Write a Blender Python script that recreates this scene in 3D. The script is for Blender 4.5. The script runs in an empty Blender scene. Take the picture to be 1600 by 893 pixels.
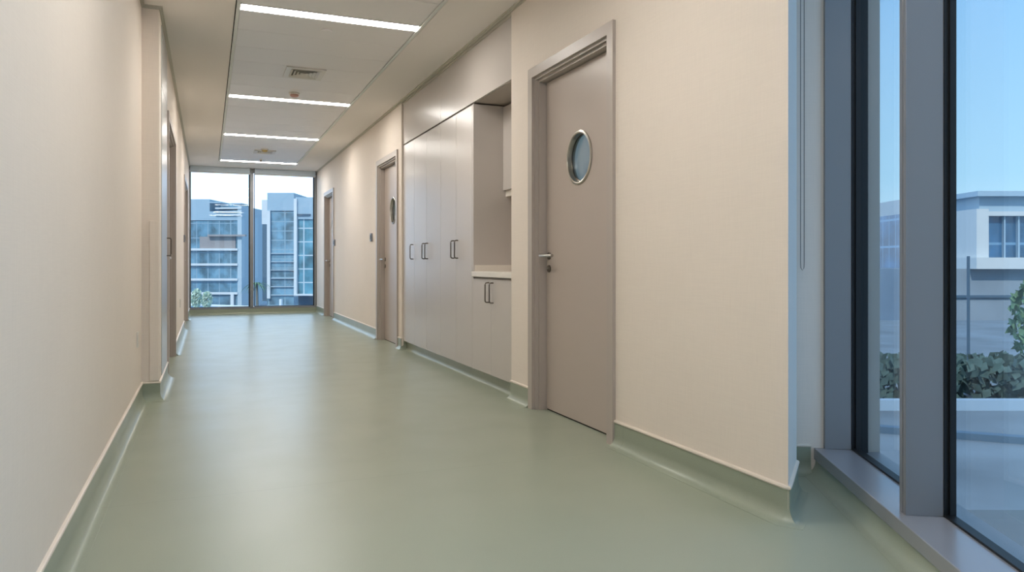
import bpy, bmesh, math, random
from mathutils import Vector, Matrix
random.seed(7)
C = bpy.context.scene.collection
PI = math.pi

# ------------------------------------------------------------------ materials
def lin(c):
    return tuple(((v/255)/12.92 if v/255 <= .04045 else ((v/255+.055)/1.055)**2.4) for v in c) + (1,)

def mat(name, rgb, rough=.5, metal=0, spec=.5, emit=0, noise=0, nscale=40, bump=0, bscale=200, coat=0):
    m = bpy.data.materials.new(name); m.use_nodes = True
    nt = m.node_tree; b = nt.nodes['Principled BSDF']
    c = lin(rgb)
    b.inputs['Base Color'].default_value = c
    b.inputs['Roughness'].default_value = rough
    b.inputs['Metallic'].default_value = metal
    b.inputs['Specular IOR Level'].default_value = spec
    b.inputs['Coat Weight'].default_value = coat
    tc = nt.nodes.new('ShaderNodeTexCoord')
    if noise:
        n = nt.nodes.new('ShaderNodeTexNoise'); n.inputs['Scale'].default_value = nscale
        n.inputs['Detail'].default_value = 6
        r = nt.nodes.new('ShaderNodeMapRange'); r.inputs['From Min'].default_value = .3; r.inputs['From Max'].default_value = .7
        r.inputs['To Min'].default_value = 1-noise; r.inputs['To Max'].default_value = 1+noise
        mx = nt.nodes.new('ShaderNodeVectorMath'); mx.operation = 'SCALE'
        mx.inputs[0].default_value = c[:3]
        nt.links.new(tc.outputs['Object'], n.inputs['Vector']); nt.links.new(n.outputs['Fac'], r.inputs['Value'])
        nt.links.new(r.outputs['Result'], mx.inputs['Scale']); nt.links.new(mx.outputs['Vector'], b.inputs['Base Color'])
    if bump:
        n = nt.nodes.new('ShaderNodeTexNoise'); n.inputs['Scale'].default_value = bscale
        bp = nt.nodes.new('ShaderNodeBump'); bp.inputs['Strength'].default_value = bump; bp.inputs['Distance'].default_value = .002
        nt.links.new(tc.outputs['Object'], n.inputs['Vector']); nt.links.new(n.outputs['Fac'], bp.inputs['Height'])
        nt.links.new(bp.outputs['Normal'], b.inputs['Normal'])
    if emit:
        b.inputs['Emission Color'].default_value = c; b.inputs['Emission Strength'].default_value = emit
    return m

def weave(name, rgb, amt=.03):
    """wall covering with a fine woven grain"""
    m = mat(name, rgb, .62, spec=.35)
    nt = m.node_tree; b = nt.nodes['Principled BSDF']
    tc = nt.nodes.new('ShaderNodeTexCoord')
    acc = None
    for sc in ((260, 260, 9), (9, 9, 260), (1.2, 1.2, 1.2)):
        mp = nt.nodes.new('ShaderNodeMapping'); mp.inputs['Scale'].default_value = sc
        n = nt.nodes.new('ShaderNodeTexNoise'); n.inputs['Scale'].default_value = 1; n.inputs['Detail'].default_value = 2
        nt.links.new(tc.outputs['Object'], mp.inputs['Vector']); nt.links.new(mp.outputs['Vector'], n.inputs['Vector'])
        if acc is None: acc = n.outputs['Fac']
        else:
            a = nt.nodes.new('ShaderNodeMath'); a.operation = 'ADD'
            nt.links.new(acc, a.inputs[0]); nt.links.new(n.outputs['Fac'], a.inputs[1]); acc = a.outputs[0]
    r = nt.nodes.new('ShaderNodeMapRange'); r.inputs['From Min'].default_value = 1.1; r.inputs['From Max'].default_value = 1.9
    r.inputs['To Min'].default_value = 1-amt; r.inputs['To Max'].default_value = 1+amt
    s = nt.nodes.new('ShaderNodeVectorMath'); s.operation = 'SCALE'; s.inputs[0].default_value = lin(rgb)[:3]
    nt.links.new(acc, r.inputs['Value']); nt.links.new(r.outputs['Result'], s.inputs['Scale'])
    nt.links.new(s.outputs['Vector'], b.inputs['Base Color'])
    return m

def glass(name, tint, f0=.06, blur=0.0, share=.6):
    """window pane: tinted see-through sheet plus a Fresnel reflection"""
    m = bpy.data.materials.new(name); m.use_nodes = True
    nt = m.node_tree; nt.nodes.clear()
    out = nt.nodes.new('ShaderNodeOutputMaterial'); mix = nt.nodes.new('ShaderNodeMixShader')
    tr = nt.nodes.new('ShaderNodeBsdfTransparent'); tr.inputs['Color'].default_value = tint + (1,)
    gl = nt.nodes.new('ShaderNodeBsdfGlossy'); gl.inputs['Roughness'].default_value = .01
    fr = nt.nodes.new('ShaderNodeFresnel'); geo = nt.nodes.new('ShaderNodeNewGeometry'); ir = nt.nodes.new('ShaderNodeMapRange')
    ir.inputs['To Min'].default_value = 1.5; ir.inputs['To Max'].default_value = 1/1.5
    nt.links.new(geo.outputs['Backfacing'], ir.inputs['Value']); nt.links.new(ir.outputs['Result'], fr.inputs['IOR'])
    t_out = tr.outputs[0]
    if blur:
        rf = nt.nodes.new('ShaderNodeBsdfRefraction'); rf.inputs['IOR'].default_value = 1.45
        rf.inputs['Color'].default_value = tint + (1,); rf.inputs['Roughness'].default_value = blur
        mm = nt.nodes.new('ShaderNodeMixShader'); mm.inputs[0].default_value = share
        nt.links.new(tr.outputs[0], mm.inputs[1]); nt.links.new(rf.outputs[0], mm.inputs[2]); t_out = mm.outputs[0]
    nt.links.new(fr.outputs[0], mix.inputs[0]); nt.links.new(t_out, mix.inputs[1]); nt.links.new(gl.outputs[0], mix.inputs[2])
    nt.links.new(mix.outputs[0], out.inputs[0])
    return m

M = {}
M['wall'] = weave('cream_wall_covering', (233, 221, 209))
M['wall_white'] = weave('white_wall_covering', (222, 222, 218), .015)
M['ceil'] = mat('ceiling_paint', (242, 235, 229), .8, spec=.2)
M['plank'] = mat('metal_ceiling_plank', (240, 236, 235), .45, spec=.4)
M['alu'] = mat('aluminium_trim', (226, 228, 224), .6, 0)
M['gap'] = mat('dark_gap', (40, 38, 34), .9)
M['gapline'] = mat('perimeter_trim', (204, 198, 184), .6)
M['green'] = mat('green_vinyl_skirting', (132, 148, 128), .28, spec=.5, noise=.05, nscale=300)
M['cream_trim'] = mat('cream_cap_strip', (226, 214, 200), .4)
M['grey_lam'] = mat('warm_grey_laminate', (200, 192, 186), .27, spec=.5)
M['grey_in'] = mat('warm_grey_carcass', (176, 166, 156), .5)
M['door_lam'] = mat('door_laminate', (186, 173, 164), .33, spec=.45)
M['frame'] = mat('door_frame_paint', (182, 171, 163), .36, spec=.5)
M['steel'] = mat('brushed_steel', (190, 186, 178), .28, 1)
M['darksteel'] = mat('satin_steel', (120, 112, 104), .3, 1)
M['counter'] = mat('solid_surface_counter', (232, 224, 214), .3)
M['winframe'] = mat('grey_window_frame', (140, 140, 142), .4, .3, spec=.5)
M['sill'] = mat('grey_sill_cover', (158, 158, 162), .26, .3, spec=.5)
M['gasket'] = mat('black_gasket', (14, 16, 18), .5)
M['ventback'] = mat('vent_grey', (120, 118, 108), .8)
M['blind'] = mat('blind_fabric', (196, 208, 218), .7)
M['reader'] = mat('reader_grey', (120, 122, 128), .4)
M['white_pl'] = mat('white_plastic', (225, 220, 212), .4)
M['red'] = mat('red_plastic', (206, 160, 148), .4)
M['yellow'] = mat('brass_yellow', (205, 178, 110), .4)
M['light'] = mat('light_diffuser', (255, 250, 242), .5, emit=52.0)
M['room'] = mat('side_room_paint', (236, 228, 214), .8)
M['glass_end'] = glass('clear_window_glass', (.86, .90, .92))
M['glass_side'] = glass('side_window_glass', (.90, .94, .965))
M['glass_port'] = glass('porthole_glass', (.90, .95, .97))

# green floor: fine speckle, slow mottling, weld seams across the corridor
m = mat('green_vinyl_floor', (153, 160, 142), .3, spec=.5); M['floor'] = m
nt = m.node_tree; b = nt.nodes['Principled BSDF']; tc = nt.nodes.new('ShaderNodeTexCoord')
def nn(t): return nt.nodes.new('ShaderNode'+t)
n1 = nn('TexNoise'); n1.inputs['Scale'].default_value = 350; n1.inputs['Detail'].default_value = 3
n2 = nn('TexNoise'); n2.inputs['Scale'].default_value = 1.6; n2.inputs['Detail'].default_value = 4
a = nn('Math'); a.operation = 'MULTIPLY_ADD'; a.inputs[1].default_value = .30; a.inputs[2].default_value = .80
a2 = nn('Math'); a2.operation = 'MULTIPLY_ADD'; a2.inputs[1].default_value = .10
nt.links.new(tc.outputs['Object'], n1.inputs['Vector']); nt.links.new(tc.outputs['Object'], n2.inputs['Vector'])
nt.links.new(n1.outputs['Fac'], a.inputs[0]); nt.links.new(n2.outputs['Fac'], a2.inputs[0]); nt.links.new(a.outputs[0], a2.inputs[2])
sx = nn('SeparateXYZ'); nt.links.new(tc.outputs['Object'], sx.inputs[0])
s1 = nn('Math'); s1.operation = 'ADD'; s1.inputs[1].default_value = -3.41 + 40; nt.links.new(sx.outputs['Y'], s1.inputs[0])
s2 = nn('Math'); s2.operation = 'PINGPONG'; s2.inputs[1].default_value = 1.0; nt.links.new(s1.outputs[0], s2.inputs[0])
s3 = nn('Math'); s3.operation = 'LESS_THAN'; s3.inputs[1].default_value = .003; nt.links.new(s2.outputs[0], s3.inputs[0])
s4 = nn('Math'); s4.operation = 'MULTIPLY_ADD'; s4.inputs[1].default_value = -.10; s4.inputs[2].default_value = 1; nt.links.new(s3.outputs[0], s4.inputs[0])
s5 = nn('Math'); s5.operation = 'MULTIPLY'; nt.links.new(s4.outputs[0], s5.inputs[0]); nt.links.new(a2.outputs[0], s5.inputs[1])
sc = nn('VectorMath'); sc.operation = 'SCALE'; sc.inputs[0].default_value = lin((153, 160, 142))[:3]
nt.links.new(s5.outputs[0], sc.inputs['Scale']); nt.links.new(sc.outputs['Vector'], b.inputs['Base Color'])
n3 = nn('TexNoise'); n3.inputs['Scale'].default_value = 3; n3.inputs['Detail'].default_value = 6
rr = nn('MapRange'); rr.inputs['To Min'].default_value = .24; rr.inputs['To Max'].default_value = .40
nt.links.new(tc.outputs['Object'], n3.inputs['Vector']); nt.links.new(n3.outputs['Fac'], rr.inputs['Value']); nt.links.new(rr.outputs['Result'], b.inputs['Roughness'])
bp = nn('Bump'); bp.inputs['Strength'].default_value = .06; bp.inputs['Distance'].default_value = .001
nt.links.new(n1.outputs['Fac'], bp.inputs['Height']); nt.links.new(bp.outputs['Normal'], b.inputs['Normal'])

M['green'] = M['floor']

# ------------------------------------------------------------------ mesh helpers
class MB:
    def __init__(s): s.bm = bmesh.new()
    def box(s, x0, x1, y0, y1, z0, z1, bev=0):
        r = bmesh.ops.create_cube(s.bm, size=1)['verts']
        for v in r:
            v.co = Vector(((x0+x1)/2+v.co.x*(x1-x0), (y0+y1)/2+v.co.y*(y1-y0), (z0+z1)/2+v.co.z*(z1-z0)))
        if bev:
            es = list({e for v in r for e in v.link_edges})
            bmesh.ops.bevel(s.bm, geom=es, offset=bev, segments=2, affect='EDGES', profile=.5)
        return s
    def prism(s, pts, z0, z1):
        n = len(pts)
        lo = [s.bm.verts.new((p[0], p[1], z0)) for p in pts]; hi = [s.bm.verts.new((p[0], p[1], z1)) for p in pts]
        s.bm.faces.new(lo[::-1]); s.bm.faces.new(hi)
        for i in range(n): s.bm.faces.new((lo[i], lo[(i+1) % n], hi[(i+1) % n], hi[i]))
        return s
    def tube(s, pts, r, seg=10, cap=True, closed=False):
        pts = [Vector(p) for p in pts]; rings = []
        n = len(pts)
        for i, p in enumerate(pts):
            if closed: t = (pts[(i+1) % n]-pts[i-1]).normalized()
            else: t = (pts[min(i+1, n-1)]-pts[max(i-1, 0)]).normalized()
            up = Vector((0, 0, 1)) if abs(t.z) < .9 else Vector((1, 0, 0))
            u = t.cross(up).normalized(); w = t.cross(u).normalized()
            rings.append([s.bm.verts.new(p+(u*math.cos(2*PI*k/seg)+w*math.sin(2*PI*k/seg))*r) for k in range(seg)])
        for i in range(n if closed else n-1):
            A, B = rings[i], rings[(i+1) % n]
            for k in range(seg): s.bm.faces.new((A[k], A[(k+1) % seg], B[(k+1) % seg], B[k]))
        if cap and not closed: s.bm.faces.new(rings[0][::-1]); s.bm.faces.new(rings[-1])
        return s
    def lathe(s, prof, center, axis='Z', seg=40, closed=False):
        """prof: (radius, height) pairs turned round the axis"""
        c = Vector(center); rings = []
        for r, h in prof:
            ring = []
            for k in range(seg):
                a = 2*PI*k/seg; u, w = r*math.cos(a), r*math.sin(a)
                ring.append(s.bm.verts.new(c + (Vector((u, w, h)) if axis == 'Z' else Vector((h, u, w)))))
            rings.append(ring)
        m_ = len(prof)
        for i in range(m_ if closed else m_-1):
            A, B = rings[i], rings[(i+1) % m_]
            for k in range(seg): s.bm.faces.new((A[k], A[(k+1) % seg], B[(k+1) % seg], B[k]))
        if not closed: s.bm.faces.new(rings[0][::-1]); s.bm.faces.new(rings[-1])
        return s
    def sweep(s, prof, path):
        """prof: closed (out, z) outline, path: 2D points, out = left side of travel; mitred corners"""
        P = [Vector(p) for p in path]; n = len(P); rings = []
        for i, p in enumerate(P):
            d0 = (P[i]-P[i-1]).normalized() if i else None
            d1 = (P[i+1]-P[i]).normalized() if i < n-1 else None
            if d0 is None: d0 = d1
            if d1 is None: d1 = d0
            n0 = Vector((-d0.y, d0.x)); n1 = Vector((-d1.y, d1.x)); mm = (n0+n1).normalized(); k = 1/max(.3, mm.dot(n0))
            rings.append([s.bm.verts.new((p.x+mm.x*k*o, p.y+mm.y*k*o, z)) for o, z in prof])
        q = len(prof)
        for i in range(n-1):
            for k in range(q): s.bm.faces.new((rings[i][k], rings[i][(k+1) % q], rings[i+1][(k+1) % q], rings[i+1][k]))
        s.bm.faces.new(rings[0][::-1]); s.bm.faces.new(rings[-1])
        return s
    def ball(s, c, r, sub=2, sc=(1, 1, 1), jit=0):
        v = bmesh.ops.create_icosphere(s.bm, subdivisions=sub, radius=r)['verts']
        for q in v:
            k = 1+random.uniform(-jit, jit)
            q.co = Vector((q.co.x*sc[0]*k+c[0], q.co.y*sc[1]*k+c[1], q.co.z*sc[2]*k+c[2]))
        return s
    def build(s, name, m, parent=None, smooth=False, mw=None):
        bmesh.ops.recalc_face_normals(s.bm, faces=s.bm.faces)
        if mw is not None: s.bm.transform(mw)
        me = bpy.data.meshes.new(name); s.bm.to_mesh(me); s.bm.free()
        ms = m if isinstance(m, (list, tuple)) else [m]
        for q in ms: me.materials.append(q)
        if smooth:
            for p in me.polygons: p.use_smooth = True
            me.set_sharp_from_angle(angle=math.radians(35))
        o = bpy.data.objects.new(name, me); C.objects.link(o)
        if parent is not None: o.parent = parent
        return o

def struct(o): o['kind'] = 'structure'; return o
def empty(name, loc=(0, 0, 0), rz=0):
    o = bpy.data.objects.new(name, None); C.objects.link(o); o.location = loc; o.rotation_euler = (0, 0, rz)
    o.empty_display_size = .1; return o
def tag(o, label, cat, group=None, kind=None):
    o['label'] = label; o['category'] = cat
    if group: o['group'] = group
    if kind: o['kind'] = kind
    return o
def copy_tree(o, parent=None):
    c = o.copy(); C.objects.link(c); c.parent = parent
    for ch in list(o.children): copy_tree(ch, c)
    return c

# ------------------------------------------------------------------ plan
XR, XL, XN = 2.07, -.325, -.44          # corridor wall faces: right, left, left near the camera
CH, YE = 2.87, 15.40                    # ceiling height, end window
DV = Vector((.4848, .8746)); NV = Vector((.8746, -.4848)); OV = Vector((2.666, 2.674))
def W(t, o): p = OV + DV*t + NV*o; return (p.x, p.y)          # along / out of the slanted side window
RZW = math.atan2(DV.y, DV.x)            # local x runs along the facade (away), local y = inward
def wmat():                              # local (t, o, z) -> world for geometry of the slanted window
    return Matrix(((DV.x, NV.x, 0, OV.x), (DV.y, NV.y, 0, OV.y), (0, 0, 1, 0), (0, 0, 0, 1)))

foot = [(-.9, -3.7), W(-7.35, .3), W(8.3, .3), (2.6, 9.9), (2.6, 15.65), (-.9, 15.65)]
struct(MB().prism(foot, -.35, 0).build('floor', M['floor']))
struct(MB().prism(foot, 3.3, 3.5).build('roof_slab', M['ceil']))

# walls
struct(MB().box(-.9, XN, -3.7, 5.93, 0, 3.3).build('wall_left', M['wall']))
lb = MB()
for y0, y1 in ((5.93, 6.2), (7.0, 7.07), (8.73, 12.03), (14.01, YE+.1)): lb.box(-.9, XL, y0, y1, 0, 3.3)
lb.box(-.9, XL, 6.2, 7.0, 2.83, 3.3).box(-.9, -.80, 6.2, 7.0, 0, 2.83)
for y0, y1 in ((7.07, 8.73), (12.03, 14.01)): lb.box(-.9, XL, y0, y1, 2.30, 3.3).box(-.9, -.46, y0, y1, 0, 2.30)
struct(lb.build('wall_left_corridor', M['wall']))
wr = MB().prism([(XR, 3.52), (XR, 2.205), (2.375, 2.48), (2.42, 2.81), W(0, .05), W(0, .30), (3.02, 2.68), (2.32, 3.3), (2.25, 3.52)], 0, 3.3)
for y0, y1 in ((4.63, 4.995), (8.31, 8.48), (9.60, 13.20), (14.30, YE+.1)): wr.box(XR, 2.25, y0, y1, 0, 3.3)
for y0, y1 in ((3.52, 4.63), (8.48, 9.60), (13.20, 14.30)): wr.box(XR, 2.25, y0, y1, 2.30, 3.3)
wr.box(2.60, 2.66, 4.90, 8.40, 0, 3.3).box(2.25, 2.66, 4.90, 4.995, 0, 3.3).box(2.25, 2.66, 8.31, 8.40, 0, 3.3).box(XR, 2.60, 4.995, 8.31, 2.86, 3.3)
struct(wr.build('wall_right', M['wall']))
# side rooms behind the right-hand doors
sr = MB().prism([W(0, .1), W(0, .3), W(8.2, .3), W(8.2, .1)], 0, .9).prism([W(0, .1), W(0, .3), W(8.2, .3), W(8.2, .1)], 3.0, 3.3)
for ta, tb in ((0, .9), (3.2, 3.3), (5.6, 5.7), (8.0, 8.2)): sr.prism([W(ta, .1), W(ta, .3), W(tb, .3), W(tb, .1)], .9, 3.0)
sr.box(2.25, 6.6, 9.5, 9.7, 0, 3.3)
struct(sr.build('wall_side_room', M['room']))
struct(MB().box(2.251, 2.262, 4.75, 4.89, 0, 3.3).box(2.25, 2.67, 4.885, 4.899, 0, 3.3).box(2.661, 2.67, 4.89, 8.41, 0, 3.3).build('wall_side_room_lining', M['room']))
struct(MB().box(2.5, 2.7, 9.7, 15.6, 0, 3.3).build('wall_back_room', M['room']))
struct(MB().box(-.9, 2.7, YE, YE+.2, CH, 3.3).build('wall_end', M['wall']))
hm = MB().box(-7.3, 0, .06, .30, CH, 3.3); struct(hm.build('wall_lintel', M['ceil'], mw=wmat()))
struct(MB().box(-.9, .3, -3.9, -3.55, 0, 3.3).build('wall_back', M['wall']))

# wall covering on the slanted wall end and the recess (lit by the window beside it)
# ceiling: plaster bands, plank field, trims
TX0, TX1, TY0, TY1 = .222, 1.552, 2.0, 14.44
struct(MB().box(XN-.1, TX0-.034, 2.0, YE, CH, 2.93).build('ceiling', M['ceil']))
struct(MB().box(TX1+.034, 2.20, 2.0, YE, CH, 2.93).build('ceiling', M['ceil']))
struct(MB().box(TX0-.034, TX1+.034, TY1, YE, CH, 2.93).build('ceiling', M['ceil']))
struct(MB().prism([(-.5, 2.0), (-.5, -3.5), W(-7.0, .15), W(.03, .15), (2.55, 2.9), (2.2, 2.9), (2.2, 2.0)], CH, 2.93).build('ceiling', M['ceil']))
lights_y = [5.70, 8.77, 11.41, 14.33]
LW = .138
stops = [2.0, 2.85] + lights_y
pk = MB()
def planks(y0, y1):
    n = max(1, round((y1-y0)/.5)); st = (y1-y0)/n
    for i in range(n):
        pk.box(TX0, TX1, y0+i*st+.002, y0+(i+1)*st-.002, CH+.004, CH+.03, .0015)
cuts = lights_y
prev = 2.0
for y in cuts: planks(prev, y-LW/2-.006); prev = y+LW/2+.006
if TY1-prev > .02: pk.box(TX0, TX1, prev, TY1, CH+.004, CH+.03)
struct(pk.build('ceiling_panel_field', M['plank']))
struct(MB().box(TX0-.05, TX1+.05, 2.0, TY1, CH+.09, CH+.1).build('ceiling_void', M['gap']))
for xa, xb in ((TX0-.026, TX0-.002), (TX1+.002, TX1+.026)):
    struct(MB().box(xa, xb, 2.0, TY1, CH-.008, CH+.03, .002).build('trim_1', M['alu']))
for xa, xb in ((TX0-.034, TX0-.027), (TX1+.027, TX1+.034)):
    struct(MB().box(xa, xb, 2.0, TY1, CH+.006, CH+.03).build('trim_1', M['gap']))
# stepped perimeter profile where wall meets ceiling
pp = [(0, CH), (0, CH-.022), (.010, CH-.022), (.010, CH-.012), (.024, CH-.012), (.024, CH)]
def path_obj(name, prof, paths, m, parent=None, smooth=False):
    q = MB()
    for p in paths: q.sweep(prof, p)
    return q.build(name, m, parent, smooth)
left_path = [(XL, YE), (XL, 5.93), (XN, 5.93), (XN, -3.3)]
right_path = [(2.447, 2.795), (2.375, 2.48), (XR, 2.205), (XR, YE)]
struct(path_obj('trim_2', [(o, z) for o, z in pp], [[(XN, -3.3), (XN, 5.93), (XL, 5.93), (XL, YE)][::-1]], M['gapline']))
struct(path_obj('trim_3', [(o, z) for o, z in pp], [right_path], M['gapline']))

# ------------------------------------------------------------------ coved skirting
def cove(h=.128, r=.045, t=.008):
    p = [(0, .0), (0, h), (t, h)]
    p += [(t, r+.012)]
    for k in range(0, 9):
        a = PI/2*k/8; p.append((t+r*(1-math.cos(a)), .0015+(r+.010)*(1-math.sin(a))))
    p.append((t+r+.012, .0008)); p.append((t+r+.012, 0))
    return p
def bead(h=.128):
    return [(0, h), (0, h+.014), (.006, h+.014), (.011, h+.011), (.013, h+.005), (.011, h-.001), (.004, h-.002)]
def skirting(name, path, h=.128):
    o = struct(path_obj(name, cove(h), [path], M['green'], smooth=True))
    path_obj('cap_strip', bead(h), [path], M['cream_trim'], o, smooth=True)
    return o
def arc(cx, cy, r, a0, a1, n=5): return [(cx+r*math.cos(math.radians(a0+(a1-a0)*k/n)), cy+r*math.sin(math.radians(a0+(a1-a0)*k/n))) for k in range(n+1)]
# left side (travel so that the corridor lies on the left hand: towards the camera)
skirting('baseboard_left', [(XL, 7.07), (XL, 5.93), (XN, 5.93), (XN, -3.2)])
skirting('baseboard_left', [(XL, 12.03), (XL, 8.73)])
skirting('baseboard_left', [(XL, YE), (XL, 14.01)])
skirting('baseboard_right', [(2.36, 2.80), (2.375, 2.50), (2.372, 2.478), (2.088, 2.221), (2.076, 2.212), (2.0705, 2.220), (XR, 3.50)])
skirting('baseboard_right', [(XR, 4.65), (XR, 4.985), (XR+.06, 4.99)])
skirting('baseboard_right', [(XR+.06, 8.315), (XR, 8.32), (XR, 8.46)])
skirting('baseboard_right', [(XR, 9.62), (XR, 13.18)])
skirting('baseboard_right', [(XR, 14.32), (XR, YE)])
skirting('baseboard_recess', [W(0, -.015), (2.45, 2.795)])
# green upstand under the side window and the end window
c2 = cove(.069, .05, .004)
q = MB(); q.sweep(c2, [W(-7.0, 0.012), W(-.0, 0.012)]); struct(q.build('baseboard_side_window', M['green'], smooth=True))
q = MB(); q.sweep(cove(.10, .03, .004), [(XR, YE+.0), (XL, YE+.0)]); struct(q.build('baseboard_end', M['green'], smooth=True))

# ------------------------------------------------------------------ slanted side window
wm = wmat()
win = struct(empty('window_1'))
MB().box(-7.0, 0.0, 0, .20, .069, .123, .003).build('window_sill', M['sill'], win, mw=wm)
MB().box(-7.3, 0.05, .03, .26, -.05, .069).build('sill_base', M['winframe'], win, mw=wm)
MB().box(-.022, .04, .045, .165, .123, CH, .002).build('jamb', M['winframe'], win, mw=wm)
MB().box(-7.0, 0, .045, .165, 2.78, CH, .002).build('head', M['winframe'], win, mw=wm)
pitch = .918
ts = [-.022 - pitch*k for k in range(1, 8)]
for i, t in enumerate(ts):
    q = MB().box(t, t+.053, .052, .165, .123, 2.79, .0015)
    q.box(t, t+.022, .040, .056, .123, 2.79, .0015).box(t+.028, t+.053, .040, .056, .123, 2.79, .0015)
    q.build('mullion', M['winframe'], win, mw=wm)
edges = [0.0] + ts
for i in range(len(edges)-1):
    a1 = edges[i] if i else -.022
    a0 = edges[i+1]+.053
    g = MB()
    g.box(a0-.03, a0+.004, .165, .20, .10, 2.8).box(a1-.004, a1+.03, .165, .20, .10, 2.8)
    g.box(a0, a1, .165, .20, .10, .131).box(a0, a1, .165, .20, 2.77, 2.8)
    g.box(a0+.004, a0+.012, .185, .20, .131, 2.77).box(a1-.014, a1-.004, .180, .20, .131, 2.77)
    g.build('gasket', M['gasket'], win, mw=wm)
    MB().box(a0-.01, a1+.01, .20, .208, .10, 2.8).build('pane', M['glass_side'], win, mw=wm)
MB().box(-.022, .06, .165, .24, .05, 2.85).build('outer_cap', M['gasket'], win, mw=wm)
MB().box(-7.0, 0, .20, .30, .0, .11).build('outer_sill', M['winframe'], win, mw=wm)

# roller blind of the side window: bead chain hanging in the recess
bl = empty('roller_blind', (*W(-.03, -.06), 2.80)); tag(bl, 'roller blind of the tall side window, its bead chain hanging against the recess wall', 'roller blind')
zz = [(-.008, 0), (-.008, -1.80), (-.007, -1.822), (0, -1.833), (.007, -1.822), (.008, -1.80), (.008, 0)]
o_ = MB().tube([(NV.x*a_, NV.y*a_, z_) for a_, z_ in zz], .0016, 6, cap=False).build('bead_chain', M['darksteel'], bl)
q = MB().tube([(NV.x*.0+DV.x*-.0, 0, 0), (NV.x*.10, NV.y*.10, 0)], .035, 16); q.build('drive_head', M['reader'], bl)
q = MB().tube([(NV.x*.06, NV.y*.06, 0), (NV.x*.06-DV.x*.85, NV.y*.06-DV.y*.85, 0)], .03, 16); q.build('fabric_roll', M['blind'], bl)

# ------------------------------------------------------------------ end window
w2 = struct(empty('window_2', (0, YE, 0)))
MB().box(XL, XR, 0, .12, .10, .135, .003).build('window_sill', M['winframe'], w2)
MB().box(XL, XR, .02, .14, 0, .10).build('sill_base', M['winframe'], w2)
MB().box(XR-.045, XR, .0, .12, .13, CH, .003).build('jamb', M['winframe'], w2)
MB().box(XL-.02, XL+.02, .0, .12, .13, CH, .003).build('jamb', M['winframe'], w2)
MB().box(XL, XR, .0, .12, CH-.05, CH, .003).build('head', M['winframe'], w2)
MB().box(.782, .845, -.02, .14, .13, CH-.0, .004).build('mullion', M['winframe'], w2)
for x0, x1 in ((XL+.02, .78), (.86, XR-.045)):
    g = MB().box(x0, x0+.012, .05, .09, .135, CH-.05).box(x1-.022, x1, .05, .09, .135, CH-.05).box(x0, x1, .05, .09, .135, .147)
    g.build('gasket', M['gasket'], w2)
    MB().box(x0, x1, .066, .074, .13, CH-.05).build('pane', M['glass_end'], w2)
for x0, x1, lab in ((XL+.01, .785, 'grey rolled-up roller blind at the head of the left pane of the end window'), (.855, XR-.03, 'grey rolled-up roller blind at the head of the right pane of the end window')):
    r = empty('roller_blind', ((x0+x1)/2, YE-.07, CH-.05)); tag(r, lab, 'roller blind', 'roller blinds of the end window'); hw = (x1-x0)/2
    MB().box(-hw, hw, -.02, .06, -.052, .048, .004).build('cassette', M['blind'], r)
    MB().box(-hw+.01, hw-.01, .01, .022, -.074, -.053, .003).build('bottom_bar', M['white_pl'], r)
    for sx_ in (-1, 1): MB().box(sx_*hw-.012, sx_*hw+.012, -.024, .064, -.04, .05, .003).build('end_cap', M['reader'], r)

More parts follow.
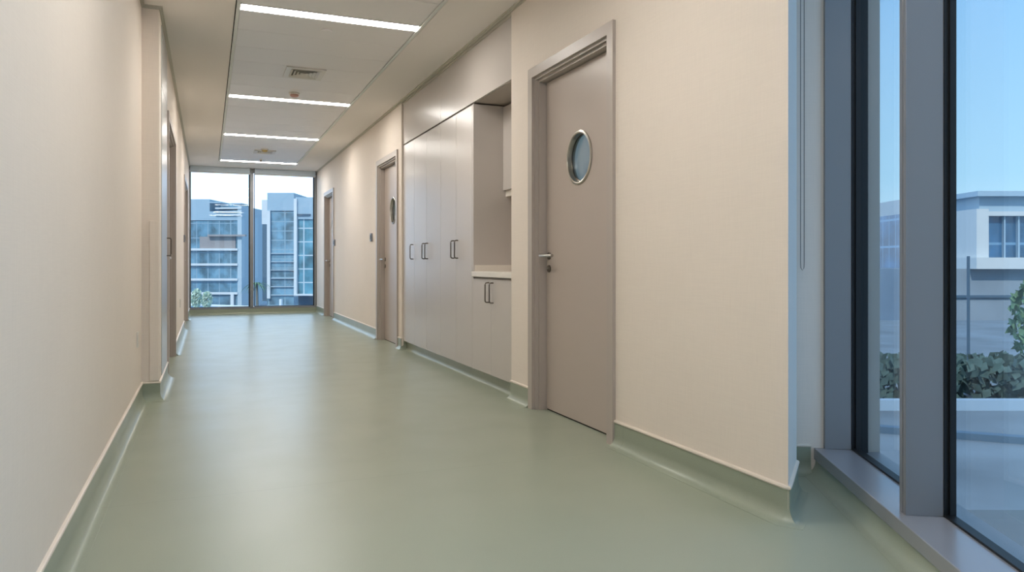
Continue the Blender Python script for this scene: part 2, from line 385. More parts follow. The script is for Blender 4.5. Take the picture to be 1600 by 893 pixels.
# ------------------------------------------------------------------ doors
def make_door(name, y0, y1, side, xface, depth=.095, porthole=True, ztop=2.335, handle='far', double=False):
    """side +1: in the right wall (corridor is towards -x)"""
    d = struct(empty(name, (xface, y0, 0)))
    s = side; w = y1-y0
    def B(q, a0, a1, b0, b1, z0, z1, bev=0):   # a = depth into wall, b = along
        q.box(min(s*a0, s*a1), max(s*a0, s*a1), b0, b1, z0, z1, bev)
    q = MB()
    # stepped casing: outer face, two setbacks, deep reveal
    for (f0, f1, c0, c1) in ((0, .05, 0, .066), (.020, .07, .060, .083), (.042, depth+.05, .078, .100)):
        B(q, f0, f1, c0, c1, 0, ztop-c1, .0); B(q, f0, f1, w-c1, w-c0, 0, ztop-c1, .0)
        B(q, f0, f1, c0, w-c0, ztop-c1, ztop-c0, .0)
    q.build('door_frame', M['frame'], d)
    g = .007
    l0, l1 = .100+g, w-.100-g
    k_ = MB(); B(k_, depth+.020, depth+.043, .099, l0-.0005, .0, ztop-.1); B(k_, depth+.020, depth+.043, l1+.0005, w-.099, .0, ztop-.1); B(k_, depth+.020, depth+.043, l0, l1, ztop-.1045, ztop-.0995); k_.build('leaf_gap_shade', M['gap'], d)  # dark backing strips stand in for shade in the gap around the leaf
    leaf = MB()
    if porthole:
        # leaf with a round hole: grid ring around the hole bridged to the rectangle
        cy, cz, R_ = 4.07-3.50 if porthole is True else porthole, 1.66, .158
        bm = leaf.bm; N = 48
        zt, zb = ztop-.105, .010
        def rect(a):
            c_, s_ = math.cos(a), math.sin(a)
            k = min([x for x in ((l1-cy)/c_ if c_ > 1e-6 else 1e9, (l0-cy)/c_ if c_ < -1e-6 else 1e9, (zt-cz)/s_ if s_ > 1e-6 else 1e9, (zb-cz)/s_ if s_ < -1e-6 else 1e9)])
            return cy+c_*k, cz+s_*k
        angs = sorted([2*PI*k/N for k in range(N)] + [math.atan2(z-cz, y-cy) % (2*PI) for y in (l0, l1) for z in (zb, zt)])
        loops = []
        for a_, inner in ((depth, True), (depth, False), (depth+.044, False), (depth+.044, True)):
            loops.append([bm.verts.new((s*a_, *((cy+R_*math.cos(t), cz+R_*math.sin(t)) if inner else rect(t)))) for t in angs])
        n = len(angs)
        for i in range(4):
            A, B_ = loops[i], loops[(i+1) % 4]
            for k in range(n): bm.faces.new((A[k], A[(k+1) % n], B_[(k+1) % n], B_[k]))
        lf = leaf.build('door_leaf', M['door_lam'], d)
        prof = [(R_-.008, -.004), (R_-.006, -.008), (R_+.002, -.010), (R_+.011, -.006), (R_+.013, 0), (R_-.0, .002), (R_-.002, .046), (R_-.008, .046)]
        MB().lathe([(r_, s*(depth+h)) for r_, h in prof], (0, cy, cz), 'X', 64, closed=True).build('porthole_ring', M['steel'], lf, smooth=True)
        MB().lathe([(R_-.008, s*(depth+.030)), (R_-.008, s*(depth+.036))], (0, cy, cz), 'X', 48).build('porthole_glass', M['glass_port'], lf)
        MB().lathe([(R_-.009, s*(depth+.023)), (R_-.015, s*(depth+.023)), (R_-.015, s*(depth+.030)), (R_-.009, s*(depth+.030))], (0, cy, cz), 'X', 48, closed=True).build('glazing_seal', M['darksteel'], lf, smooth=True)
    else:
        if double:
            mid = w/2
            B(leaf, depth, depth+.044, l0, mid-.002, .01, ztop-.102); B(leaf, depth, depth+.044, mid+.002, l1, .01, ztop-.102)
        else: B(leaf, depth, depth+.044, l0, l1, .01, ztop-.102)
        lf = leaf.build('door_leaf', M['door_lam'], d)
    # lever handle, rose, escutcheon on the far side
    hy = w-.148 if not double else w/2-.06
    for hz, r_ in ((1.05, .025), (.963, .025)):
        MB().lathe([(r_, s*depth), (r_, s*(depth-.006)), (r_-.003, s*(depth-.009))], (0, hy, hz), 'X', 28).build('rose' if hz > 1 else 'escutcheon', M['darksteel'], lf, smooth=True)
    MB().lathe([(.008, s*(depth-.009)), (.008, s*(depth-.018))], (0, hy, .966), 'X', 16).build('key_cylinder', M['steel'], lf)
    pts = [(s*(depth-.006), hy, 1.05), (s*(depth-.060), hy, 1.05)] + [(s*(depth-.060-.012*math.sin(a)), hy-.012*(1-math.cos(a)), 1.05) for a in (.5, 1.0, 1.57)] + [(s*(depth-.072), hy-.19, 1.05)]
    MB().tube(pts, .0105, 12).build('lever_handle', M['steel'], lf, smooth=True)
    # dark box stands in for the shade in the gap under the leaf
    g_ = MB(); B(g_, depth+.004, depth+.04, l0, l1, -.001, .011); g_.build('under_leaf_shade', M['gap'], d)
    return d
make_door('door_1', 3.50, 4.65, 1, 2.05)
make_door('door_2', 8.46, 9.62, 1, 2.05)
make_door('door_3', 13.18, 14.32, 1, 2.05)
make_door('door_4', 7.07, 8.73, -1, -.31, porthole=False, double=True)
make_door('door_5', 12.03, 14.01, -1, -.31, porthole=False, double=True)

# ------------------------------------------------------------------ right-hand cabinet wall
XC = 2.09                                # cabinet front plane
seams = [8.31, 7.813, 7.334, 6.837, 6.357, 5.889, 5.464, 4.997]
ZB, ZT, ZU = .105, 2.355, 2.375
def d_handle(parent, y, zc, x=XC, L=.158, s=-1, name='handle'):
    r = .0055; pj = .034; pts = []
    za, zb = zc-L/2, zc+L/2
    pts.append((x, y, za)); pts.append((x+s*(pj-.014), y, za))
    for a in (.5, 1.05, 1.57): pts.append((x+s*(pj-.014+.014*math.sin(a)), y, za+.014*(1-math.cos(a))))
    for a in (1.57, 1.05, .5): pts.append((x+s*(pj-.014+.014*math.sin(a)), y, zb-.014*(1-math.cos(a))))
    pts.append((x+s*(pj-.014), y, zb)); pts.append((x, y, zb))
    return MB().tube(pts, r, 10).build(name, M['darksteel'], parent, smooth=True)
def tall_unit(doors, label, handles):
    y1, y0 = doors[0][0], doors[-1][1]
    t = empty('tall_cabinet', (0, 0, 0)); tag(t, label, 'cabinet', 'tall grey storage cabinets')
    cx = (y0+y1)/2; t.location = (XC, cx, ZB)
    bx = MB().box(.022, .50, y0+.001-cx, y1-.001-cx, 0, ZT-ZB); bx.build('carcass', M['grey_in'], t)
    for (a, b_), hy in zip(doors, handles):
        dd = MB().box(0, .02, b_+.002-cx, a-.002-cx, .002, ZT-ZB-.002, .0015).build('door', M['grey_lam'], t)
        d_handle(dd, hy-cx, 1.126-ZB, 0)
    return t
S = seams
# 1st (farthest) single door, then two pairs
tall_unit([(S[0], S[1])], 'single-door tall grey cabinet at the far end of the row, one handle', [S[1]+.055])
tall_unit([(S[1], S[2]), (S[2], S[3])], 'double-door tall grey cabinet in the middle of the row, two handles together', [S[2]+.055, S[2]-.055])
tall_unit([(S[3], S[4]), (S[4], S[5]+.031)], 'double-door tall grey cabinet bordering the open worktop niche', [S[4]+.055, S[4]-.055])
# end panel facing the niche
tag(MB().box(XC, 2.599, S[5]-.001, S[5]+.028, .105, ZT, .001).build('end_panel', M['grey_lam']), 'thin grey end panel closing the tall cabinets towards the worktop niche', 'panel')
# plinth with coved green skirting
struct(MB().box(2.135, 2.59, 4.997, 8.309, 0, .104).build('trim_4', M['green']))
q = MB(); q.sweep(cove(.10, .028, .002), [(2.135, 4.997), (2.135, 8.309)]); struct(q.build('baseboard_cabinets', M['green'], smooth=True))
# overhead cupboards
for y0, y1, lab in ((S[3], S[0], 'smaller flat grey overhead panel cupboard, above the farther tall cabinets'), (S[7]+.0, S[3], 'longer flat grey overhead panel cupboard reaching over the worktop niche')):
    c_ = (y0+y1)/2; t = empty('overhead_cupboard', (XC, c_, ZU)); tag(t, lab, 'cupboard', 'overhead cupboards')
    top = CH-.02-ZU
    b0 = y0-c_
    MB().box(.022, .50, b0+.001, y1-c_-.001, 0, top).build('carcass', M['grey_in'], t)
    MB().box(-.0, .02, b0+.0015, y1-c_-.0015, -.006, top-.004, .0015).build('front_panel', M['grey_lam'], t)
struct(MB().box(XC-.012, XC+.02, 4.997, 8.31, CH-.035, CH).build('trim_5', M['gapline']))
# niche soffit
tag(MB().box(XC+.0205, 2.599, S[7]+.001, S[5]-.002, 2.366, 2.3745).build('soffit_board', M['grey_in']), 'grey soffit board over the open worktop niche', 'panel')
tag(MB().box(2.582, 2.599, S[7]+.001, S[5]-.002, .935, 2.365).build('back_panel', M['grey_in']), 'grey back panel of the open worktop niche', 'panel')
# base cabinet under the worktop
c_ = (S[5]+S[7])/2; t = empty('base_cabinet', (XC, c_, ZB)); tag(t, 'low two-door grey base cabinet under the cream worktop', 'cabinet')
MB().box(.022, .50, S[7]+.001-c_, S[5]-.003-c_, 0, .886-ZB).build('carcass', M['grey_in'], t)
dd = MB().box(0, .02, S[6]+.0015-c_, S[5]-.003-c_, .002, .872-ZB, .0015).build('door', M['grey_lam'], t); d_handle(dd, S[6]+.05-c_, .765-ZB, 0)
dd = MB().box(0, .02, S[7]+.004-c_, S[6]-.0015-c_, .002, .872-ZB, .0015).build('door', M['grey_lam'], t); d_handle(dd, S[6]-.045-c_, .765-ZB, 0)
wt = tag(MB().box(XC-.018, 2.58, S[7]+.001, S[5]+.012-.014, .888, .931, .003).build('worktop', M['counter']), 'cream solid-surface worktop on the low grey base cabinet', 'worktop')
MB().box(XC+.01, 2.58, S[5]-.018, S[5]-.003, .931, .985, .001).build('upstand', M['counter'], wt)
MB().box(2.565, 2.58, S[7]+.002, S[5]-.018, .931, .985, .001).build('upstand', M['counter'], wt)
# wall cupboard inside the niche
t = empty('wall_cupboard', (2.36, c_, 1.63)); tag(t, 'small grey wall cupboard inside the niche above the worktop', 'cupboard')
MB().box(.022, .22, S[7]+.003-c_, S[5]-.004-c_, 0, .72).build('carcass', M['grey_in'], t)
for a, b_ in ((S[6]+.0015, S[5]-.004), (S[7]+.003, S[6]-.0015)): MB().box(0, .02, a-c_, b_-c_, -.002, .715, .0015).build('door', M['grey_lam'], t)
MB().box(.025, .06, S[7]+.003-c_, S[5]-.004-c_, -.055, -.002, .002).build('light_rail', M['counter'], t)

# ------------------------------------------------------------------ left-hand built-in cabinet
t = empty('tall_cabinet', (XL+.004, 6.60, .13)); tag(t, 'glossy grey full-height cabinet flush in the left wall beyond the cream pier', 'cabinet')
MB().box(-.45, -.022, -.398, .398, 0, 2.69).build('carcass', M['grey_in'], t)
M['gloss'] = mat('glossy_grey_laminate', (186, 184, 184), .3, .25, spec=.7)
dd = MB().box(-.02, 0, -.396, .396, .014, 2.22, .0015).build('door', M['gloss'], t); d_handle(dd, .34, 1.01, 0, L=.15, s=1)
MB().box(-.02, 0, -.396, .396, 2.226, 2.69, .0015).build('upper_panel', M['gloss'], t)
# protection panel on the pier front
tag(MB().box(XN+.052, XL-.001, 5.918, 5.93, .145, 1.308, .003).build('wall_protection_panel', M['wall']), 'cream protection panel on the lower front of the left wall pier', 'wall panel')

# ------------------------------------------------------------------ ceiling lights
def strip_light(y, label, x0=TX0+.002, x1=TX1-.002):
    t = empty('linear_ceiling_light', ((x0+x1)/2, y, CH)); tag(t, label, 'ceiling light', 'linear ceiling lights'); hw = (x1-x0)/2
    MB().box(-hw+.003, hw-.003, -LW/2+.006, LW/2-.006, .0, .008).build('diffuser', M['light'], t)
    q = MB().box(-hw, hw, -LW/2, -LW/2+.006, -.001, .05).box(-hw, hw, LW/2-.006, LW/2, -.001, .05).box(-hw, hw, -LW/2, LW/2, .03, .05)
    q.box(-hw, -hw+.003, -LW/2, LW/2, -.001, .05).box(hw-.003, hw, -LW/2, LW/2, -.001, .05)
    q.build('housing', M['plank'], t); return t
names = ['brightest and nearest linear light strip across the ceiling, before the first square air diffuser', 'second linear light strip across the ceiling, just beyond the reddish detector',
         'third linear light strip across the ceiling, between the two air diffusers', 'farthest linear light strip across the ceiling, just before the end window']
for y, l in zip(lights_y, names): strip_light(y, l)
for y_, xa_, xb_, l_ in ((2.85, .20, 1.22, 'unseen linear light strip overhead, kept short to soften the light on the near wall'),  (.9, .05, 1.30, 'light strip added out of view over the side window bay to brighten the near walls')):  # unseen strips: first shortened, second added, to even light on near walls
    t2 = strip_light(y_, l_, xa_, xb_)
    t2.location.z = CH-.052

# ------------------------------------------------------------------ ceiling fittings
def diffuser(x, y, w, l, label):
    t = empty('air_diffuser', (x, y, CH)); tag(t, label, 'air vent', 'square air diffusers in the ceiling')
    q = MB(); b_ = .05
    q.box(-w/2, w/2, -l/2, -l/2+b_, -.010, .006, .002).box(-w/2, w/2, l/2-b_, l/2, -.010, .006, .002).box(-w/2, -w/2+b_, -l/2+b_, l/2-b_, -.010, .006, .002).box(w/2-b_, w/2, -l/2+b_, l/2-b_, -.010, .006, .002)
    q.build('frame', M['white_pl'], t)
    MB().box(-w/2+b_, w/2-b_, -l/2+b_, l/2-b_, .002, .0035).build('backing', M['ventback'], t)
    # four-way cone: nested square blades stepping up towards the middle
    a0 = w/2-b_; c0 = l/2-b_
    for k in range(4):
        f = 1-k*.235; g2 = f-.16
        q = MB(); A = []
        for (ff, z0) in ((f, -.012), (g2, .0018)):
            for t_ in (0, .0025):
                A.append([q.bm.verts.new((sx_*a0*ff, sy_*c0*ff, z0-t_)) for sx_, sy_ in ((-1, -1), (1, -1), (1, 1), (-1, 1))])
        o1, o2, i1, i2 = A
        for m_ in range(4):
            n_ = (m_+1) % 4
            for P_, Q_ in ((o1, i1), (o2, i2), (o1, o2), (i1, i2)): q.bm.faces.new((P_[m_], P_[n_], Q_[n_], Q_[m_]))
        q.build('blade', M['white_pl'], t)
diffuser(.882, 7.46, .37, .42, 'white square air diffuser, the nearer and larger one, between first and second light strips')
diffuser(.89, 12.98, .34, .36, 'small far air diffuser in the ceiling, between third and last light strips')
def detector(name, x, y, m2, label, cat, r=.055):
    t = empty(name, (x, y, CH+.004)); tag(t, label, cat)
    MB().lathe([(r, .001), (r, -.012), (r*.86, -.020)], (0, 0, 0), 'Z', 28).build('base', M['white_pl'], t, smooth=True)
    MB().lathe([(r*.8, -.018), (r*.78, -.034), (r*.5, -.046), (r*.2, -.05)], (0, 0, 0), 'Z', 28).build('sensor_head', m2, t, smooth=True)
detector('smoke_detector', .885, 8.38, M['red'], 'round smoke detector with reddish head just before the second light strip', 'smoke detector', .058)
detector('smoke_detector', .87, 12.68, M['yellow'], 'small yellowish detector just before the far air diffuser', 'smoke detector', .058)
detector('fire_sprinkler', .89, 13.95, M['darksteel'], 'tiny dark sprinkler head just before the farthest light strip', 'sprinkler', .022)
tag(MB().lathe([(.048, .004), (.048, -.006), (.044, -.009)], (.885, 6.03, CH), 'Z', 32).build('sprinkler_cover', M['plank'], smooth=True), 'flat round white cover disc in the ceiling beyond the nearest light strip', 'ceiling cover')

# ------------------------------------------------------------------ wall fittings
def reader(x, y, z, s, label):
    t = empty('card_reader', (x, y, z)); tag(t, label, 'card reader', 'card readers beside the doors')
    q = MB().box(min(0, s*.022), max(0, s*.022), -.05, .05, -.055, .055, .006); q.build('body', M['reader'], t)
    MB().box(min(s*.022, s*.0235), max(s*.022, s*.0235), -.035, .035, -.03, .03).build('touch_face', M['gasket'], t)
reader(XR, 9.95, 1.352, -1, 'small grey card reader on the wall just beyond the middle right-hand door')
reader(XR, 13.09, 1.36, -1, 'small grey card reader on the wall just before the farthest right-hand door')
reader(XL, 11.93, 1.366, 1, 'small grey card reader on the left wall just before the farther doorway')
def plate(x, y, z, label, h=.105, w=.07):
    t = empty('wall_socket', (x, y, z)); tag(t, label, 'wall socket', 'wall socket plates')
    MB().box(0, .008, -w/2, w/2, -h/2, h/2, .002).build('plate', M['white_pl'], t)
    MB().box(.008, .0095, -w/2+.012, w/2-.012, -h/2+.02, h/2-.02, .0006).build('insert', M['cream_trim'], t)
plate(XN, 5.56, .485, 'white socket plate low on the near left wall, before the pier')
plate(XL, 10.29, .49, 'white socket plate low on the left wall between the two doorways')

# ------------------------------------------------------------------ world outside
TH = math.atan(476/1146)
def E(r, d): return (d*math.sin(TH)+r*math.cos(TH), d*math.cos(TH)-r*math.sin(TH))      # right / forward metres along the street grid
EM = Matrix(((math.cos(TH), math.sin(TH), 0, 0), (-math.sin(TH), math.cos(TH), 0, 0), (0, 0, 1, 0), (0, 0, 0, 1)))
GZ = -10.6
def ext(name, rgb, rough=.5, **k): return mat(name, rgb, rough, **k)
def facade(name, base, line, sx_, sz_, rough=.15):
    """glazed facade: glass with mullion lines in local metres"""
    m = mat(name, base, rough, spec=.8); nt = m.node_tree; b = nt.nodes['Principled BSDF']
    tc = nt.nodes.new('ShaderNodeTexCoord'); sp = nt.nodes.new('ShaderNodeSeparateXYZ'); nt.links.new(tc.outputs['Object'], sp.inputs[0])
    def ping(sock, per, wid, amt):
        p = nt.nodes.new('ShaderNodeMath'); p.operation = 'PINGPONG'; p.inputs[1].default_value = per/2; nt.links.new(sock, p.inputs[0])
        q = nt.nodes.new('ShaderNodeMath'); q.operation = 'LESS_THAN'; q.inputs[1].default_value = wid; nt.links.new(p.outputs[0], q.inputs[0]); return q.outputs[0]
    ad = nt.nodes.new('ShaderNodeMath'); ad.operation = 'ADD'; nt.links.new(sp.outputs['X'], ad.inputs[0]); nt.links.new(sp.outputs['Y'], ad.inputs[1])
    mx = nt.nodes.new('ShaderNodeMath'); mx.operation = 'MAXIMUM'
    nt.links.new(ping(ad.outputs[0], sx_, .06, 1), mx.inputs[0]); nt.links.new(ping(sp.outputs['Z'], sz_, .10, 1), mx.inputs[1])
    n = nt.nodes.new('ShaderNodeTexNoise'); n.inputs['Scale'].default_value = .35; n.inputs['Detail'].default_value = 5; nt.links.new(tc.outputs['Object'], n.inputs['Vector'])
    cr = nt.nodes.new('ShaderNodeMixRGB'); cr.inputs[1].default_value = lin([v*.72 for v in base]); cr.inputs[2].default_value = lin([min(255, v*1.12) for v in base])
    rp = nt.nodes.new('ShaderNodeMapRange'); rp.inputs['From Min'].default_value = .35; rp.inputs['From Max'].default_value = .65
    nt.links.new(n.outputs['Fac'], rp.inputs['Value']); nt.links.new(rp.outputs[0], cr.inputs[0])
    m2 = nt.nodes.new('ShaderNodeMixRGB'); m2.inputs[2].default_value = lin(line); nt.links.new(mx.outputs[0], m2.inputs[0]); nt.links.new(cr.outputs[0], m2.inputs[1])
    nt.links.new(m2.outputs[0], b.inputs['Base Color']); return m
G1 = facade('pale_blue_curtain_wall', (104, 142, 164), (140, 166, 184), 1.5, 3.6)
G2 = facade('blue_curtain_wall', (116, 154, 176), (146, 174, 190), 1.8, 1.9)
G3 = facade('grey_blue_curtain_wall', (124, 144, 166), (140, 160, 180), 2.4, 1.8)
G4 = facade('teal_curtain_wall', (92, 146, 166), (190, 206, 216), 2.0, 2.4)
WH = ext('white_cladding', (214, 220, 224), .6); LB = ext('light_blue_cladding', (160, 184, 200), .5); LB2 = ext('pale_blue_parapet', (178, 196, 208), .5)
DK = ext('dark_recess', (76, 100, 120), .5); RD = ext('paved_ground', (128, 146, 162), .9, noise=.12, nscale=.2); GR = ext('shrub_leaf', (96, 128, 96), .8, noise=.3, nscale=3)
GRP = ext('pale_shrub_leaf', (196, 214, 196), .8, noise=.25, nscale=3); BR = ext('palm_bark', (120, 116, 108), .9)
TER = ext('beige_mass', (196, 186, 176), .7)

def pxr(x, d): return (x-800)/1146*d
def pxz(y, d): return 1-(y-411)*d/1146
def bld(q, x0, x1, y0, y1, d, dep, dd=0):
    """a block whose street face spans the given bearings at distance d"""
    q.box(pxr(x0, d), pxr(x1, d), d+dd, d+dd+dep, pxz(y1, d), pxz(y0, d)); return q

# left office block
d = 180
B1 = empty('office_building', (0, 0, 0)); tag(B1, 'blue glass office block with white floor bands, left pane of the end window', 'building', 'office blocks beyond the end window')
q = MB(); bld(q, 240, 371, 342, 478, d, 22); q.build('glazed_storeys', G1, B1, mw=EM)
q = MB(); bld(q, 240, 327.5, 311, 345, d, 16); bld(q, 240, 371, 330, 344, d-.2, 18); q.build('upper_storey', LB, B1, mw=EM)
q = MB(); bld(q, 371, 377.5, 321, 480, d-.4, 22.4); q.build('corner_pier', LB2, B1, mw=EM)
for y in (389.5, 413, 436.5, 458): q = MB(); bld(q, 240, 371, y-1.7, y+1.7, d-.7, .9); q.build('floor_band', WH, B1, mw=EM)
for x0, x1, y in ((327, 345, 316), (361, 377, 318), (336, 377, 325), (336, 377, 330.5), (336, 377, 335.5)): q = MB(); bld(q, x0, x1, y-1, y+1, d-.6, 5); q.build('roof_louvre', WH if y > 320 else LB, B1, mw=EM)
q = MB(); bld(q, 337, 375, 318, 336, d+6, 8); q.build('plant_room', G2, B1, mw=EM)
for x in (285, 318, 362.5): q = MB(); bld(q, x-2.5, x+2.5, 458, 482, d-.8, 1.2); q.build('ground_column', WH, B1, mw=EM)
q = MB(); bld(q, 240, 371, 460, 482, d+.1, 1); q.build('ground_glazing', DK, B1, mw=EM)
q = MB(); bld(q, 324, 383, 366, 369, d-1.2, 1.2); bld(q, 312, 368, 369.5, 388, d-.15, .3); q.build('reflected_terrace', ext('brownish_reflection', (158, 152, 152), .4), B1, mw=EM)  # terrace reflection in the glazing, put in as solid brownish boxes
# white balcony block and hazy block in the gap
B2 = empty('apartment_building', (0, 0, 0)); tag(B2, 'slim white apartment block with stacked balconies in the gap beside the window mullion', 'building')
d = 230; q = MB(); bld(q, 377, 385, 376, 482, d, 14); q.build('wall', WH, B2, mw=EM)
for k in range(8): q = MB(); bld(q, 376.5, 382, 388+k*8.5, 391+k*8.5, d-1.3, 1.3); q.build('balcony', LB, B2, mw=EM)
B3 = empty('office_building', (0, 0, 0)); tag(B3, 'low hazy blue-grey office block behind the palm, between two bigger blocks', 'building', 'office blocks beyond the end window')
d = 250; q = MB(); bld(q, 383, 420, 377, 482, d, 20); q.build('glazed_storeys', G3, B3, mw=EM)
q = MB(); bld(q, 397, 408, 372, 377, d+4, 6); bld(q, 400, 404.5, 366, 373, d+5, 3); q.build('roof_plant', WH, B3, mw=EM)
# tower block
d = 150
B4 = empty('office_building', (0, 0, 0)); tag(B4, 'tall blue glass tower with white edge pier, outside the end window', 'building', 'office blocks beyond the end window')
q = MB(); bld(q, 417.5, 459, 328, 478, d, 20); q.build('glazed_storeys', G2, B4, mw=EM)
q = MB(); bld(q, 417.5, 459, 301, 329, d-.3, 20.5); q.build('top_cladding', LB, B4, mw=EM)
q = MB(); bld(q, 417, 422, 329, 466, d-.6, 1.5); q.build('edge_pier', WH, B4, mw=EM)
q = MB(); bld(q, 409, 417.5, 312, 350, d+6, 12); q.build('rear_core', WH, B4, mw=EM)
q = MB(); bld(q, 410, 417, 350, 470, d+5, 12); q.build('rear_wing', DK, B4, mw=EM)
for k in range(6): q = MB(); bld(q, 422, 459, 395+k*13, 396.2+k*13, d-.4, .5); q.build('spandrel', LB2, B4, mw=EM)
# right block
d = 130
B5 = empty('office_building', (0, 0, 0)); tag(B5, 'teal glass office block at the right edge of the end window view', 'building', 'office blocks beyond the end window')
q = MB(); bld(q, 463, 540, 341, 462, d, 20); q.build('glazed_storeys', G4, B5, mw=EM)
q = MB(); bld(q, 462, 540, 308, 342, d-.3, 20.5); q.build('top_cladding', LB, B5, mw=EM)
q = MB(); bld(q, 464, 485, 334, 337, d-.5, .5); q.build('roof_slot', DK, B5, mw=EM)
q = MB(); bld(q, 459, 463.5, 310, 461, d-.8, 3); bld(q, 459, 540, 459, 461.5, d-.9, 1); q.build('white_frame', WH, B5, mw=EM)
q = MB(); bld(q, 466, 540, 462, 482, d+1, 5); q.build('ground_glazing', DK, B5, mw=EM)
# terrace parapet below the end window
d = 38
pr_ = empty('roof_parapet', (0, 0, 0)); tag(pr_, 'long pale parapet wall outside, low across the end window', 'parapet')
a0, a1 = (pxr(200, d), d*1.02), (pxr(560, d), d*.985)
q = MB(); q.prism([(pxr(200, 40), 40.0), (pxr(560, 33), 33.0), (pxr(560, 33)+.1, 33.4), (pxr(200, 40)+.1, 40.4)], -1.62, -1.18); q.build('wall', ext('parapet_render', (168, 196, 216), .7), pr_, mw=EM)
q = MB(); q.prism([(pxr(200, 40), 39.9), (pxr(560, 33), 32.9), (pxr(560, 33)+.1, 33.5), (pxr(200, 40)+.1, 40.5)], -1.18, -1.12); q.build('coping', WH, pr_, mw=EM)
q = MB(); q.box(pxr(442, 35)-.05, pxr(442, 35)+.05, 34.6, 34.8, -1.7, -.7); q.build('post', WH, pr_, mw=EM)
q = MB(); q.box(-60, 30, 3.5, 60, -4, -1.66)
MB().prism([E(-60, 24), E(-6.9, 24), E(-6.9, 33), E(-21, 40), E(-60, 58)], -4, -1.66).build('podium_roof', ext('podium_paving', (150, 176, 198), .8)); struct(bpy.data.objects['podium_roof'])
# ground
struct(MB().box(-600, 600, -600, 600, GZ-1, GZ).build('ground', RD))

def leafy(name, r, d, z, h, w, m, label, cat='shrub', n=260, stem=True, group=None, ls=.28):
    t = empty(name, (*E(r, d), z)); tag(t, label, cat, group)
    q = MB()
    for i in range(n):
        u = random.random(); a = random.uniform(0, 2*PI); e = random.uniform(-1, 1)
        rad = w/2*math.sqrt(1-e*e)*(.5+.5*u**.4); c0 = Vector((rad*math.cos(a), rad*math.sin(a), h*.55+e*h*.45))
        nrm = Vector((random.uniform(-1, 1), random.uniform(-1, 1), random.uniform(-.4, 1))).normalized(); t1 = nrm.orthogonal().normalized(); t2_ = nrm.cross(t1)
        s_ = ls*random.uniform(.6, 1.3)
        q.bm.faces.new([q.bm.verts.new(c0+v) for v in (t1*s_, t2_*s_*.5, -t1*s_, -t2_*s_*.5)])
    q.build('foliage', m, t)
    if stem: MB().tube([(0, 0, -.3), (0, 0, h*.6)], .06*h/3, 8).build('trunk', BR, t)
    return t
for i, (x, yb, yt, dd) in enumerate(((307, 484, 452, 26), (323, 484, 456, 27))):
    r_ = pxr(x, dd); zb, zt = pxz(yb, dd), pxz(yt, dd)
    leafy('potted_shrub', r_, dd, zb, zt-zb, 13/1146*dd*1.2, GRP, ['pale green shrub at the lower left corner of the end window', 'smaller pale green shrub to the right of the first, behind the end window'][i], ls=.07, n=340, group='shrubs outside the end window')
# palm
dd = 120; r_ = pxr(401, dd); t = empty('palm_tree', (*E(r_, dd), GZ)); tag(t, 'green palm tree in the gap between the office blocks', 'palm tree')
hz_ = pxz(442, dd)-GZ
MB().tube([(0, 0, 0), (.1, 0, hz_*.5), (0, 0, hz_)], .22, 8).build('trunk', BR, t)
q = MB()
for k in range(22):
    a = 2*PI*k/22; up = random.uniform(.2, 1.2); L = random.uniform(2.0, 2.9); prev = None
    for j in range(6):
        u = j/5; p = Vector((math.cos(a)*L*u, math.sin(a)*L*u, hz_+up*u-1.9*u*u)); sd = Vector((-math.sin(a), math.cos(a), 0))*(.16*(1-u)+.02)
        cur = (q.bm.verts.new(p-sd), q.bm.verts.new(p+sd))
        if prev: q.bm.faces.new((prev[0], prev[1], cur[1], cur[0]))
        prev = cur
q.build('fronds', GR, t)

# view from the side window
def boxat(q, x0, x1, y0, y1, d, dep): return bld(q, x0, x1, y0, y1, d, dep)
GS = facade('side_block_glazing', (58, 104, 142), (110, 150, 180), 1.6, 2.6)
SH = ext('white_render', (200, 206, 208), .7); MID = ext('blue_grey_render', (120, 146, 170), .8)
d = 60
S1 = empty('modern_building', (0, 0, 0)); tag(S1, 'white modern building with large glazing and overhanging roof in the right side-window pane', 'building')
q = MB(); bld(q, 1535, 1760, 330, 402, d, 16); q.build('glazed_front', GS, S1, mw=EM)
q = MB(); bld(q, 1528, 1780, 298, 306, d-1, 18); bld(q, 1530, 1780, 306, 330, d-.2, 16); q.build('roof_slab', LB, S1, mw=EM)
q = MB(); bld(q, 1526, 1545, 326, 402, d-.8, 3); bld(q, 1530, 1780, 330, 337, d-.6, 1); bld(q, 1526, 1780, 402, 420, d-1.5, 18); q.build('white_frame', SH, S1, mw=EM)
for x in (1570, 1592, 1614, 1640): q = MB(); bld(q, x-1, x+1, 337, 402, d-.3, .4); q.build('glazing_bar', LB, S1, mw=EM)
q = MB(); bld(q, 1440, 1530, 306, 330, d+6, 14); q.build('side_wing_parapet', SH, S1, mw=EM)
q = MB(); bld(q, 1440, 1526, 330, 440, d+6, 14); q.build('side_wing_glazing', GS, S1, mw=EM)
q = MB(); bld(q, 1440, 1780, 420, 600, d-.5, 14); q.build('lower_storey', ext('lower_render', (136, 150, 162), .7, noise=.12, nscale=.25), S1, mw=EM)
for y_ in (463, 513): q = MB(); bld(q, 1440, 1780, y_-2, y_+2, d-.7, .3); q.build('dark_line', DK, S1, mw=EM)  # thin dark strips across the lower storey
d = 84
S2 = empty('office_building', (0, 0, 0)); tag(S2, 'long blue-grey block with pale floor bands in the narrow side-window pane', 'building')
q = MB(); bld(q, 1290, 1430, 330, 600, d, 12); q.build('wall', MID, S2, mw=EM)
q = MB(); bld(q, 1290, 1430, 325, 331, d-.2, 12.4); q.build('roof_edge', LB, S2, mw=EM)
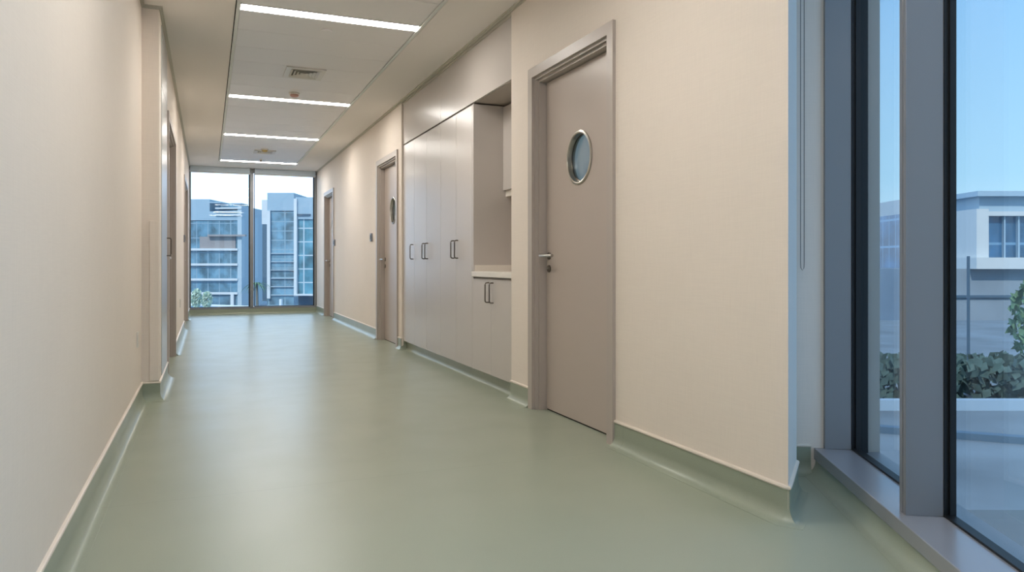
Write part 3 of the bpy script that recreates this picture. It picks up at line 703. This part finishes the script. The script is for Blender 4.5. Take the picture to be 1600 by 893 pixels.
for y0, y1 in ((340, 350), (358, 388), (408, 434), (458, 476), (505, 545)): q = MB(); bld(q, 1295, 1428, y0, y1, d-.1, .15); q.build('window_band', GS, S2, mw=EM)
for y0, y1 in ((390, 406), (436, 456)): q = MB(); bld(q, 1290, 1430, y0, y1, d-.9, 1); q.build('floor_band', WH, S2, mw=EM)
# podium deck, wall, hedge and rail below the side window
PD = -3.2
struct(MB().prism([E(7, 12.5), E(60, 12.5), E(60, 54), E(18, 54)], PD-7, PD).build('podium_deck', ext('pale_deck_paving', (104, 118, 128), .8, noise=.25, nscale=.35)))
hg = MB(); d = 22.6
for i in range(2600):
    u = random.random(); rr_ = pxr(1330, d)+u*15; zz_ = PD+random.random()**.7*1.3; yy = d+random.uniform(-1, 1)
    n_ = Vector((random.uniform(-1, 1), -abs(random.uniform(.1, 1)), random.uniform(-.3, 1))).normalized(); t1 = n_.orthogonal().normalized(); t2_ = n_.cross(t1); c0 = Vector((rr_, yy, zz_))
    hg.bm.faces.new([hg.bm.verts.new(c0+v) for v in (t1*.2, t2_*.13, -t1*.2, -t2_*.13)])
tag(hg.build('clipped_hedge', ext('hedge_leaf', (70, 92, 88), .9, noise=.3, nscale=4), mw=EM), 'long dark green hedge on the terrace below the side window', 'hedge')
q = MB(); q.box(pxr(1300, 21), pxr(1300, 21)+18, 20.9, 21.2, PD, PD+.3)
tag(q.build('planter_wall', ext('planter_render', (150, 172, 190), .8), mw=EM), 'pale low planter wall in front of the long hedge', 'wall')
tag(MB().prism([E(pxr(1290, 18.6), 18.6), E(pxr(1780, 16.2), 16.2), E(pxr(1780, 16.2)+.02, 16.5), E(pxr(1290, 18.6), 18.9)], PD, PD+.16).build('terrace_kerb', DK), 'dark low kerb crossing the terrace outside the side window', 'kerb')
q = MB().tube([(*E(pxr(1513, 30), 30), PD), (*E(pxr(1513, 30), 30), pxz(400, 30))], .06, 8); lp = q.build('lamp_post', DK); tag(lp, 'slim dark lamp post standing on the terrace outside the side window', 'lamp post')
leafy('broad_tree', pxr(1632, 27), 27, PD, pxz(425, 27)-PD, 2.2, GR, 'green tree at the right edge of the side-window view', 'tree', n=700, ls=.2)

# ------------------------------------------------------------------ sky and sun
w = bpy.data.worlds.new('World'); bpy.context.scene.world = w; w.use_nodes = True
nt = w.node_tree; bg = nt.nodes['Background']
tc = nt.nodes.new('ShaderNodeTexCoord'); sp = nt.nodes.new('ShaderNodeSeparateXYZ'); nt.links.new(tc.outputs['Generated'], sp.inputs[0])
r1 = nt.nodes.new('ShaderNodeValToRGB'); nt.links.new(sp.outputs['Z'], r1.inputs[0])
el = r1.color_ramp.elements
el[0].position = 0; el[0].color = (.92, 1.24, 1.44, 1); el[1].position = 1; el[1].color = (.95, 1.25, 1.7, 1)
e = el.new(.10); e.color = (.58, .98, 1.28, 1)
e = el.new(.42); e.color = (.33, .72, 1.26, 1)
# bright haze towards the far end of the corridor
dv = nt.nodes.new('ShaderNodeVectorMath'); dv.operation = 'DOT_PRODUCT'; dv.inputs[1].default_value = Vector((-.10, 1, .12)).normalized()
nt.links.new(tc.outputs['Generated'], dv.inputs[0])
mr = nt.nodes.new('ShaderNodeMapRange'); mr.interpolation_type = 'SMOOTHSTEP'; mr.inputs['From Min'].default_value = .72; mr.inputs['From Max'].default_value = .97; nt.links.new(dv.outputs['Value'], mr.inputs['Value'])
mx = nt.nodes.new('ShaderNodeMixRGB'); mx.inputs[2].default_value = (1.75, 2.35, 3.1, 1)
nt.links.new(mr.outputs[0], mx.inputs[0]); nt.links.new(r1.outputs[0], mx.inputs[1]); nt.links.new(mx.outputs[0], bg.inputs['Color'])
bg.inputs['Strength'].default_value = 1.0
sl = bpy.data.lights.new('sun', 'SUN'); sl.energy = 3.2; sl.angle = math.radians(1); sl.color = (1, .93, .82)
so = bpy.data.objects.new('sun', sl); C.objects.link(so); so.location = (-20, -20, 40)
so.rotation_euler = Vector((.45, .62, -.70)).to_track_quat('-Z', 'Y').to_euler()

# ------------------------------------------------------------------ camera
cam = bpy.data.cameras.new('camera'); co = bpy.data.objects.new('camera', cam); C.objects.link(co)
co.location = (0, 0, 1); co.rotation_euler = (PI/2, 0, -TH)
cam.sensor_width = 36; cam.lens = 1146/1600*36; cam.shift_y = -35.5/1600; cam.clip_end = 2000; cam.clip_start = .02
sc_ = bpy.context.scene; sc_.camera = co
vs = sc_.view_settings; vs.view_transform = 'Standard'; vs.look = 'None'; vs.gamma = 1; vs.use_curve_mapping = False; vs.exposure = 0
